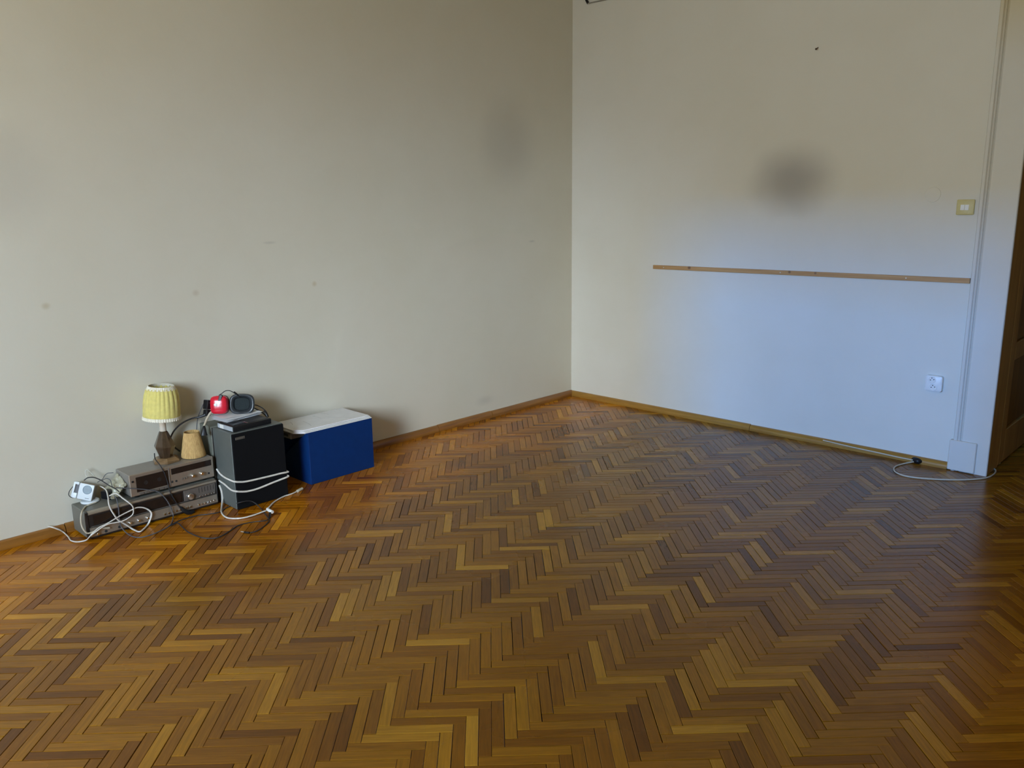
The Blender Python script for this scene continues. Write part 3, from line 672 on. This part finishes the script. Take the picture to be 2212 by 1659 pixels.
# red cup, outside turned to the viewer
pc = FY(473.5, 874.5, -.150)
f1 = cup_frame(pc, (-.62, -.74, .18), 0)
wx, wy = .043, .047
bm = bmesh.new(); cup(bm, f1, [(1.0, -.018), (1.0, -.002), (.985, .008), (.93, .016), (.80, .021), (.45, .024), (.1, .0245)], wx, wy, 4.0); fin('red_shell', bm, m_red, em, 50)['label'] = 'glossy red ear cup shell'
bm = bmesh.new(); cup(bm, f1, [(.90, -.040), (1.0, -.036), (1.04, -.028), (1.02, -.0185)], wx, wy, 4.0); fin('cushion', bm, m_cush, em, 50)
bm = bmesh.new(); lathe(bm, [(.0085, .0245), (.0085, .0262), (.0075, .0268)], 20, f1 @ Matrix.Translation((-.012, .002, 0)) , True, True); fin('white_sticker', bm, m_white_pl, em, 40)
bm = bmesh.new(); bx(bm, -.008, .008, .018, .055, .010, .024, .002, 1, f1 @ Matrix.Rotation(math.radians(-18), 4, 'Z')); fin('yoke', bm, m_black, em)
# second cup, cushion and hollow turned to the viewer
pd = FY(523, 872.5, -.185)
f2 = cup_frame(pd, (-.50, -.84, .16), -4)
wx2, wy2 = .060, .051
bm = bmesh.new(); cup(bm, f2, [(.86, -.040), (.96, -.030), (1.0, -.012), (.98, -.004)], wx2, wy2, 3.2); fin('black_shell', bm, m_black, em, 50)
bm = bmesh.new(); cup(bm, f2, [(.98, -.0035), (1.04, .002), (1.04, .010), (.98, .016), (.88, .017), (.76, .012), (.66, .002), (.62, -.004)], wx2, wy2, 3.2); fin('cushion', bm, m_cush, em, 50)
bm = bmesh.new(); cup(bm, f2, [(.62, -.003), (.60, .0005), (.3, .001)], wx2, wy2, 3.2); fin('foam_pad', bm, m_foam, em, 50)
# wire band between the cups
A = f1 @ Vector((.004, .050, .012))
bm = bmesh.new(); tube(bm, [A, FY(479, 850, -.15), FY(487, 844.5, -.155), FY(496, 844, -.16), FY(506, 849, -.17), FY(513, 856, -.18)], .0022, 8); fin('wire_band', bm, m_blackrub, em, True)
bm = bmesh.new(); tube(bm, [FY(505, 846.5, -.172), FY(510, 850, -.178), FY(518, 857, -.186)], .006, 8, 3, .7); fin('slide_clip', bm, m_black, em, True)
# head band going back from the black cup to the right
bm = bmesh.new(); tube(bm, [FY(545, 880, -.19), FY(552, 883, -.20), FY(562, 888, -.21), FY(570, 894, -.22), FY(577, 901, -.235)], .0055, 8, 5, .6); fin('head_band', bm, m_black, em, True)
bm = bmesh.new(); tube(bm, [FY(546, 874, -.18), FY(556, 876, -.185), FY(566, 881, -.20), FY(573, 887, -.21), FY(577, 893, -.225), FY(580, 900, -.235)], .0028, 8); fin('wire_band', bm, m_blackrub, em, True)
bm = bmesh.new(); tube(bm, [FY(570, 888, -.213), FY(575, 893, -.226), FY(579, 901, -.236)], .0075, 8, 4, .6); fin('slide_clip', bm, m_black, em, True)

# adapters and plug left of the ear muffs
ad = thing('power_adapter', 'black power adapter with plug pins behind the red ear cup', 'power adapter', (-3.02, -.10, SZ))
m1 = Matrix.Translation(FY(449, 874, -.10)) @ Matrix.Rotation(math.radians(20), 4, 'Z') @ Matrix.Rotation(math.radians(15), 4, 'Y')
bm = bmesh.new(); bx(bm, -.018, .018, -.016, .016, -.024, .024, .004, 2, m1); fin('housing', bm, m_black, ad, 40)
for s in (-.006, .006):
    bm = bmesh.new(); cyl(bm, m1 @ Vector((s, -.016, .010)), m1.to_3x3() @ Vector((0, -1, 0)), .0022, .018, 8); fin('pin', bm, m_chrome, ad, True)
bm = bmesh.new(); bx(bm, -.015, .015, -.014, .014, -.058, -.026, .005, 2, m1); fin('lower_housing', bm, m_black, ad, 40)
c1 = cord('power_cable', [FY(449, 866, -.09), FY(440, 872, -.06), FY(432, 890, -.045), FY(427, 905, -.04), FY(425, 925, -.035), FY(423, 955, -.03)], .0022, m_greycord, 'thin grey cord looping down behind the grey loudspeaker cabinet')
pk = cord('power_cable', [FY(442, 897, -.10), FY(430, 901, -.09), FY(415, 904, -.07), FY(395, 913, -.055), FY(378, 928, -.05), FY(369, 944, -.05), FY(367, 957, -.055), FY(374, 964, -.06), FY(389, 975, -.07)], .0042, m_blackrub, 'black cord arching from the loudspeaker pile down behind the yellow lamp')
bm = bmesh.new(); tube(bm, [FY(450, 892, -.11), FY(443, 896, -.105), FY(430, 901, -.092), FY(420, 903, -.08)], lambda t: .011-.008*t, 8, 4); fin('plug', bm, m_black, pk, True)
pw = cord('plug_lead', [FY(459, 888, -.130), FY(453, 894, -.135), FY(447, 905, -.140), FY(440, 922, -.166)], .0055, m_cream_cord, 'short cream lead with black plug hanging over the side of the loudspeaker')
bm = bmesh.new(); tube(bm, [FY(440.5, 920, -.168), FY(441, 927, -.175), FY(441, 936, -.178), FY(441, 940, -.178)], lambda t: .005+.0125*t, 8, 4, .7); fin('plug', bm, m_black, pw, True)

# ------------------------------------------------------------------ blue box with white board on top
m_blue = M('blue_card', (.002, .026, .125), .55, spec=.2, var=.06, scale=30, bump=.05)
bb = thing('blue_box', 'dark blue box with slanted sides under white boards beside the black loudspeaker', 'box', (-2.37, -.16, 0))
BX0, BX1, BY0, BY1 = -2.582, -2.158, -.306, -.032
t_ = .004
box('front_panel', BX0, BX1, BY0, BY0+t_, .0005, .294, m_blue, bb, .0012)
box('back_panel', BX0, BX1, BY1-t_, BY1, .0005, .294, m_blue, bb, .0012)
box('bottom_panel', BX0+t_, BX1-t_, BY0+t_, BY1-t_, .0005, .0045, m_blue, bb)
for x in (BX0, BX1-t_):
    bm = bmesh.new(); prism(bm, [(BY0+t_, .0005), (BY1-t_, .0005), (BY1-t_, .11), (-.20, .232), (-.285, .290), (BY0+t_, .292)], 'x', x, x+t_); fin('side_panel', bm, m_blue, bb)
m_greyplas = M('grey_plastic', (.20, .19, .17), .5)
ib = thing('grey_tray', 'grey plastic tray with dark slot sticking out of the blue box under the boards', 'tray', (-2.40, -.16, .24))
box('tray_body', -2.634, -2.30, -.212, -.038, .250, .2935, m_greyplas, ib, .006, 2)
box('slot', -2.6352, -2.634, -.190, -.120, .264, .278, m_hole, ib)
m_board = M('white_board', (.74, .73, .72), .6, var=.04, scale=14)
m_line = M('pencil_grey', (.42, .41, .42), .8)
def board(name, z0, z1, x0, x1, y0, y1, cut, label, lines=()):
    bm = bmesh.new(); poly = [(x0, y0+cut), (x0+cut, y0), (x1, y0), (x1, y1), (x0, y1)]
    rings(bm, [[Vector((p[0], p[1], z0)) for p in poly], [Vector((p[0], p[1], z1)) for p in poly]])
    o = tag(fin(name, bm, m_board), label, 'board', 'white boards on the blue box'); 
    for (xa_, ya_, xb_, yb_) in lines:
        bm = bmesh.new(); tube(bm, [Vector((xa_, ya_, z1+.0002)), Vector(((xa_+xb_)/2+.004, (ya_+yb_)/2, z1+.0002)), Vector((xb_, yb_, z1+.0002))], .0011, 4, 4, .4); fin('crease', bm, m_line, o)
board('white_board', .2945, .3005, -2.645, -2.160, -.304, -.034, .045, 'lower white board lying directly on the blue box')
board('white_board', .3012, .3065, -2.640, -2.166, -.300, -.032, .040, 'middle white board of the three on the blue box')
board('white_board', .3072, .3125, -2.642, -2.170, -.292, -.034, .042, 'top white creased board of the three on the blue box',
    [(-2.50, -.13, -2.52, -.245), (-2.40, -.07, -2.395, -.15), (-2.33, -.05, -2.315, -.11), (-2.36, -.16, -2.27, -.27), (-2.26, -.045, -2.25, -.08), (-2.56, -.09, -2.58, -.15)])

# ------------------------------------------------------------------ white device on the receiver
wd = thing('white_desk_gadget', 'small white plastic gadget with grey oval dial on a round base on the receiver', 'gadget', (-3.636, -.062, .1375))
m_wgl = M('bluish_white_plastic', (.72, .77, .80), .35, var=.03)
m_dial = M('grey_dial', (.24, .30, .34), .3)
m_brownpl = M('taupe_plastic', (.30, .26, .21), .5)
wm = Matrix.Translation((-3.632, -.066, .1375))
bm = bmesh.new(); lathe(bm, [(.041, .0003), (.042, .004), (.038, .009), (.020, .012), (.012, .013)], 36, wm); fin('round_base', bm, m_wgl, wd, 40)
hm = wm @ Matrix.Translation((-.004, .004, .052)) @ Matrix.Rotation(math.radians(-44), 4, 'Z') @ Matrix.Rotation(math.radians(14), 4, 'Y') @ Matrix.Rotation(math.radians(-14), 4, 'X')
bm = bmesh.new(); bx(bm, -.034, .034, -.024, -.012, -.040, .036, .004, 2, hm); fin('face_plate', bm, m_wgl, wd, 40)
bm = bmesh.new(); bx(bm, -.032, .032, -.0118, .026, -.038, .034, .004, 2, hm); fin('housing', bm, m_brownpl, wd, 40)
bm = bmesh.new(); q = hm @ Matrix.Translation((.006, -.0238, .010)) @ Matrix.Rotation(math.radians(90), 4, 'X')
lathe(bm, [(.021, 0), (.021, .0015), (.019, .0022), (.018, .0012)], 32, q); fin('dial', bm, m_dial, wd, 40)
bm = bmesh.new(); bx(bm, .004, .022, -.0246, -.0238, -.031, -.029, 0, 1, hm); fin('label_line', bm, m_greycord, wd)
for a in ((-.058, -.036, .024, .038), (-.058, -.036, -.040, -.014)):
    bm = bmesh.new(); bx(bm, a[0], a[1], -.022, -.004, a[2], a[3], .004, 2, hm); fin('bracket_arm', bm, m_wgl, wd, 40)
bm = bmesh.new(); bx(bm, -.062, -.052, -.0225, -.0035, -.038, .036, .003, 2, hm); fin('bracket', bm, m_wgl, wd, 40)
bm = bmesh.new(); bx(bm, -.0515, -.0345, -.014, -.004, -.0138, .0238, 0, 1, hm); fin('bracket_slot', bm, m_greycord, wd)

# adapter and crumpled film by the deck
pa = thing('power_adapter', 'black plug-in transformer lying on the receiver beside the white gadget', 'power adapter', (-3.555, -.10, .1375))
mt = Matrix.Translation((-3.552, -.088, .1375)) @ Matrix.Rotation(math.radians(25), 4, 'Z')
bm = bmesh.new(); bx(bm, -.022, .022, -.030, .030, .0005, .040, .005, 2, mt); fin('housing', bm, m_black, pa, 40)
for s in (-.0095, .0095):
    bm = bmesh.new(); cyl(bm, mt @ Vector((s, -.03, .024)), mt.to_3x3() @ Vector((0, -1, 0)), .0022, .016, 8); fin('pin', bm, m_chrome, pa, True)
m_film = M('cloudy_film', (.62, .58, .42), .25, var=.15, scale=30, trans=.35)
bm = bmesh.new(); nx, ny = 26, 26; V = []
for j in range(ny):
    for i in range(nx):
        a_, b_ = i/(nx-1), j/(ny-1)
        p = Vector((-3.555+.075*a_, -.165+.115*b_, .150+.098*math.sin(a_*1.6)*(.55+.45*b_)))
        d = noise.noise_vector(p*32)*.016+noise.noise_vector(p*75)*.007; V.append(bm.verts.new(p+d))
for j in range(ny-1):
    for i in range(nx-1): bm.faces.new((V[j*nx+i], V[j*nx+i+1], V[(j+1)*nx+i+1], V[(j+1)*nx+i]))
for v in bm.verts:
    v.co.z = max(v.co.z, .1395)
    v.co.x = min(v.co.x, -3.4935) if v.co.z < .262 else v.co.x
o = tag(fin('crumpled_film', bm, m_film, None), 'crumpled yellowish plastic film stuffed against the left end of the cassette deck', 'plastic film')
o.modifiers.new('t', 'SOLIDIFY').thickness = .0006

# ------------------------------------------------------------------ cords
def z3(x, y): return 130+x/7.215, 960+y/7.215
def z1(x, y): return 90+x/4.1475, 800+y/4.1475
def z2(x, y): return 400+x/4.1477, 800+y/4.1477
Yf = RY-.012
def onY(f, pts, Y): return [FYc(*f(*p), Y if not isinstance(Y, (list, tuple)) else Y[0]+(Y[1]-Y[0])*i/(len(pts)-1)) for i, p in enumerate(pts)]
def onZ(f, pts, z): return [G(*f(*p), z) for p in pts]
def offboard(px, py, z=.006):
    p = G(px, py, z); return p if p.y < -.036 else FY(px, py, -.036)
wcA = [FY(104, 1137, -.010), FY(109, 1138, -.024), FY(115, 1139.5, -.034), FY(122, 1142, -.036), offboard(130, 1145), offboard(139, 1151), offboard(148, 1160), offboard(154, 1168)]+[G(*z3(270, 1520), .008), FY(*z3(400, 1495), -.225)]
wcA += onY(z3, [(450, 1450), (500, 1390), (600, 1300), (720, 1240), (840, 1170), (960, 1100), (1100, 1030), (1200, 985), (1310, 990), (1400, 1040), (1420, 1110), (1370, 1240), (1300, 1320), (1230, 1360), (1130, 1320), (1040, 1260), (960, 1215), (900, 1175), (850, 1110)], Yf-.004)
wcA += [FY(*z3(790, 1010), RY-.008), FY(*z3(757, 920), RY+.004), FY(*z3(750, 840), -.17), FY(*z3(725, 730), -.11), FY(*z3(680, 680), -.085), FY(*z3(620, 650), -.06)]
cord('power_cable', wcA, .0043, m_whitecord, 'long white cord from the wall looping over the front of the receiver', flat=.7)
wcB = [FY(*z3(770, 800), -.16), FY(*z3(870, 765), -.185), FY(*z3(980, 840), -.205)]+onY(z3, [(1110, 940), (1142, 1010), (1130, 1090), (1060, 1150), (960, 1200), (860, 1222), (760, 1240), (660, 1290), (560, 1360), (470, 1430)], Yf-.010)
cord('power_cable', wcB, .0043, m_whitecord, 'white cord hanging in a short loop in front of the receiver dial', flat=.7)
wcC = [G(*z3(560, 900), .142), G(*z3(450, 940), .141), G(*z3(390, 975), .140)]+onY(z3, [(335, 1060), (322, 1180), (340, 1280), (380, 1350), (430, 1385), (520, 1360), (640, 1310), (770, 1300)], Yf-.002)
cord('power_cable', wcC, .0036, m_cream_cord, 'cream cord hanging round the left front corner of the receiver')
thin = [FY(*z3(430, 395), -.03), FY(*z3(480, 440), -.04), FY(*z3(540, 500), -.05), FY(*z3(620, 580), -.06)]
cord('signal_wire', [FY(*z3(425, 520), -.04), FY(*z3(395, 460), -.03), FY(*z3(400, 410), -.025), FY(*z3(430, 385), -.03)]+thin, .0020, M('pale_wire', (.62, .60, .52), .5), 'thin pale wire standing up in a loop behind the white gadget')
bl_ = [FY(*z3(290, 610), -.05), FY(*z3(220, 640), -.035), FY(*z3(150, 720), -.03), FY(*z3(135, 790), -.032), FY(*z3(190, 830), -.035), FY(*z3(280, 805), -.045)]
cord('signal_wire', bl_, .0018, m_blackrub, 'thin black wire looping left of the white gadget')
bk = [FY(*z3(370, 560), -.075), FY(*z3(430, 520), -.08), FY(*z3(520, 515), -.085), FY(*z3(620, 550), -.10), FY(*z3(700, 600), -.12), FY(*z3(780, 650), -.14), FY(*z3(860, 690), -.165), FY(*z3(920, 740), -.185)]
cord('signal_wire', bk, .0026, m_blackrub, 'black wire arching over the white gadget towards the cassette deck')
gl = [FY(*z3(580, 590), -.06), FY(*z3(660, 540), -.06), FY(*z3(690, 490), -.06), FY(*z3(740, 450), -.06), FY(*z3(830, 440), -.07)]
cord('signal_wire', gl, .0018, m_greycord, 'thin grey wire behind the crumpled film beside the cassette deck')
gs = [FY(*z3(640, 570), -.09), FY(*z3(720, 530), -.09), FY(*z3(780, 560), -.10), FY(*z3(800, 620), -.12), FY(*z3(820, 680), -.14)]
cord('signal_wire', gs, .0018, m_greycord, 'short grey wire bowed above the black transformer')
lc = [FY(*z1(1010, 745), -.115), FY(*z1(1018, 795), -.150)]+[FY(*z1(1060, 850), -.196)]+onY(z1, [(1100, 920), (1130, 1010)], -.201)+onY(z1, [(1152, 1090), (1190, 1160), (1240, 1230)], -.212)+[FY(*z1(1290, 1268), -.220)]
lcd = cord('lamp_cable', lc, .0026, m_blackrub, 'black lamp cord running down over the cassette deck and receiver fronts')
bm = bmesh.new(); tube(bm, [FY(*z1(1245, 1225), -.216), FY(*z1(1285, 1262), -.222), FY(*z1(1330, 1276), -.226), FY(*z1(1368, 1262), -.226)], lambda t: .006+.006*math.sin(t*3.14), 8, 4); fin('plug', bm, m_black, lcd, True)
ca = [FY(*z1(665, 1052), -.200), FY(*z1(790, 1058), -.203), FY(*z1(930, 1068), -.207), FY(*z1(1040, 1088), -.213), FY(*z1(1110, 1150), -.219), FY(*z1(1155, 1225), -.222), FY(*z1(1178, 1295), -.222), FYc(*z1(1168, 1355), -.221, .004)]
ca += onZ(z1, [(1145, 1392), (1060, 1440), (960, 1480), (870, 1497), (790, 1478)], .004)+[FYc(*z1(725, 1420), -.222, .004), FYc(*z1(697, 1360), -.219), FY(*z1(690, 1250), -.214), FY(*z1(672, 1160), -.206), FY(*z1(650, 1120), -.19)]
cord('audio_cable', ca, .0024, m_greycord, 'dark grey audio cable hanging from the deck to the floor and back to the receiver')
fa = onZ(z1, [(1145, 1392), (1250, 1340), (1400, 1300)], .0035)+onZ(z2, [(200, 1290), (300, 1272), (370, 1232)], .0035)
fa += [G(*z2(455, 1196), .010), FY(*z2(470, 1190), -.372), FY(*z2(560, 1170), -.385), FY(*z2(620, 1185), -.395)]+onZ(z2, [(685, 1245), (733, 1312), (752, 1350), (700, 1402), (640, 1440), (580, 1454), (535, 1450)], .0035)
fac = cord('audio_cable', fa, .0026, m_blackrub, 'dark cable on the floor ending in a black jack before the loudspeaker')
bm = bmesh.new(); tube(bm, onZ(z2, [(575, 1455), (550, 1453), (530, 1450)], .0055), .0050, 8, 4); fin('jack_sleeve', bm, m_black, fac, True)
bm = bmesh.new(); tube(bm, onZ(z2, [(530, 1450), (512, 1447), (500, 1444)], .0050), .0028, 8, 4); fin('jack_tip', bm, m_chrome, fac, True)
fb = onZ(z1, [(1150, 1395), (1190, 1378), (1225, 1370), (1300, 1440), (1400, 1488)], .0085)+onZ(z2, [(200, 1505), (300, 1495), (400, 1440), (480, 1388), (600, 1360), (720, 1345), (757, 1318)], .0035)+[G(*z2(762, 1290), .012)]
fb[0].z = .009
fbc = cord('audio_cable', fb, .0026, m_blackrub, 'dark cable curling in a wide loop across the parquet before the loudspeaker')
bm = bmesh.new(); tube(bm, [G(*z2(757, 1312), .008), G(*z2(760, 1290), .012), G(*z2(760, 1275), .018)], .0065, 8, 4); fin('plug_body', bm, m_black, fbc, True)
bm = bmesh.new(); tube(bm, [G(*z2(740, 1243), .022), G(*z2(755, 1256), .022), G(*z2(782, 1270), .020)], .0085, 10, 4); fin('plug_tip', bm, m_white_pl, fbc, True)
# white cord wrapped around the loudspeaker
Ys = SY0-.0052; Xs = SX0-.0052
def onX(f, pts): return [FXc(*f(*p), Xs) for p in pts]
w1 = onX(z2, [(283, 885), (312, 925), (345, 953), (385, 975), (425, 992)])+[Vector((Xs+.002, Ys+.002, FY(*z2(455, 998), Ys).z))]+onY(z2, [(480, 1000), (530, 998), (600, 985), (750, 950), (850, 925), (917, 911)], Ys)
w1 += [Vector((SX1+.0052, Ys+.012, w1[-1].z-.001)), Vector((SX1+.0052, SY0+.06, w1[-1].z+.004)), Vector((SX1+.0055, SY0+.06, w1[-1].z-.022)), Vector((SX1+.0052, Ys+.012, FY(*z2(927, 948), Ys).z))]
w1 += onY(z2, [(915, 955), (800, 1000), (650, 1060), (560, 1083), (500, 1087)], Ys)+[Vector((Xs+.002, Ys+.002, FY(*z2(460, 1085), Ys).z))]+onX(z2, [(425, 1077), (395, 1058), (350, 1018), (305, 988)])
cord('mains_cable', w1, .0048, m_whitecord, 'white cord wrapped twice around the lower part of the black loudspeaker')
w2 = onX(z2, [(305, 1030), (325, 1080), (334, 1150), (327, 1225)])+onZ(z2, [(325, 1268), (350, 1306), (400, 1326), (500, 1325), (600, 1302), (690, 1270), (735, 1252)], .0055)
w2 += [G(*z2(748, 1232), .006), G(*z2(800, 1178), .005), G(*z2(880, 1132), .005), G(*z2(960, 1105), .005), G(*z2(1010, 1080), .006)]
wq = cord('mains_cable', w2, .0050, m_whitecord, 'end of white cord trailing over the floor in front of the black loudspeaker', flat=.8)
bm = bmesh.new(); tube(bm, [G(*z2(1005, 1083), .007), G(*z2(1025, 1072), .008), G(*z2(1048, 1060), .008)], .0080, 10, 4); fin('plug', bm, m_cream_cord, wq, True)

# cable by the door on the right
cr = [FX(1785, 955, -.034), FX(1840, 967, -.034), FX(1900, 979, -.035)]
cr = [Vector((p.x, p.y, max(.006, min(p.z, .010)))) for p in cr]
p1 = G(1960, 990, .008)
c2 = cord('floor_cable', [FX(1778, 951, -.031), FX(1840, 965.5, -.031), FX(1900, 978.5, -.032), FX(1940, 987.5, -.034), FX(1958, 991, -.036), FX(1972, 994, -.040)], .0042, m_cream_cord, 'cream cable lying along the wooden baseboard of the white wall', flat=.8)
bm = bmesh.new(); tube(bm, [G(1966, 990, .012), G(1975, 993, .016), G(1983, 996, .016), G(1990, 997, .014)], lambda t: .009+.009*math.sin(t*3), 10, 4); fin('plug', bm, m_black, c2, True)
cord('floor_cable', [G(1975, 997, .010), G(1955, 1001, .005), G(1938, 1006, .0045), G(1931, 1012, .0045), G(1935, 1020, .0045), G(1955, 1028, .0045), G(1990, 1033, .0045), G(2040, 1036, .0045), G(2090, 1036, .0045), G(2130, 1032, .0045), G(2147, 1024, .0045), G(2151, 1016, .0045), G(2145, 1009, .0045), G(2160, 1000, .0045)], .0040, m_cream_cord, 'cream cable looping over the floor in front of the door casing')
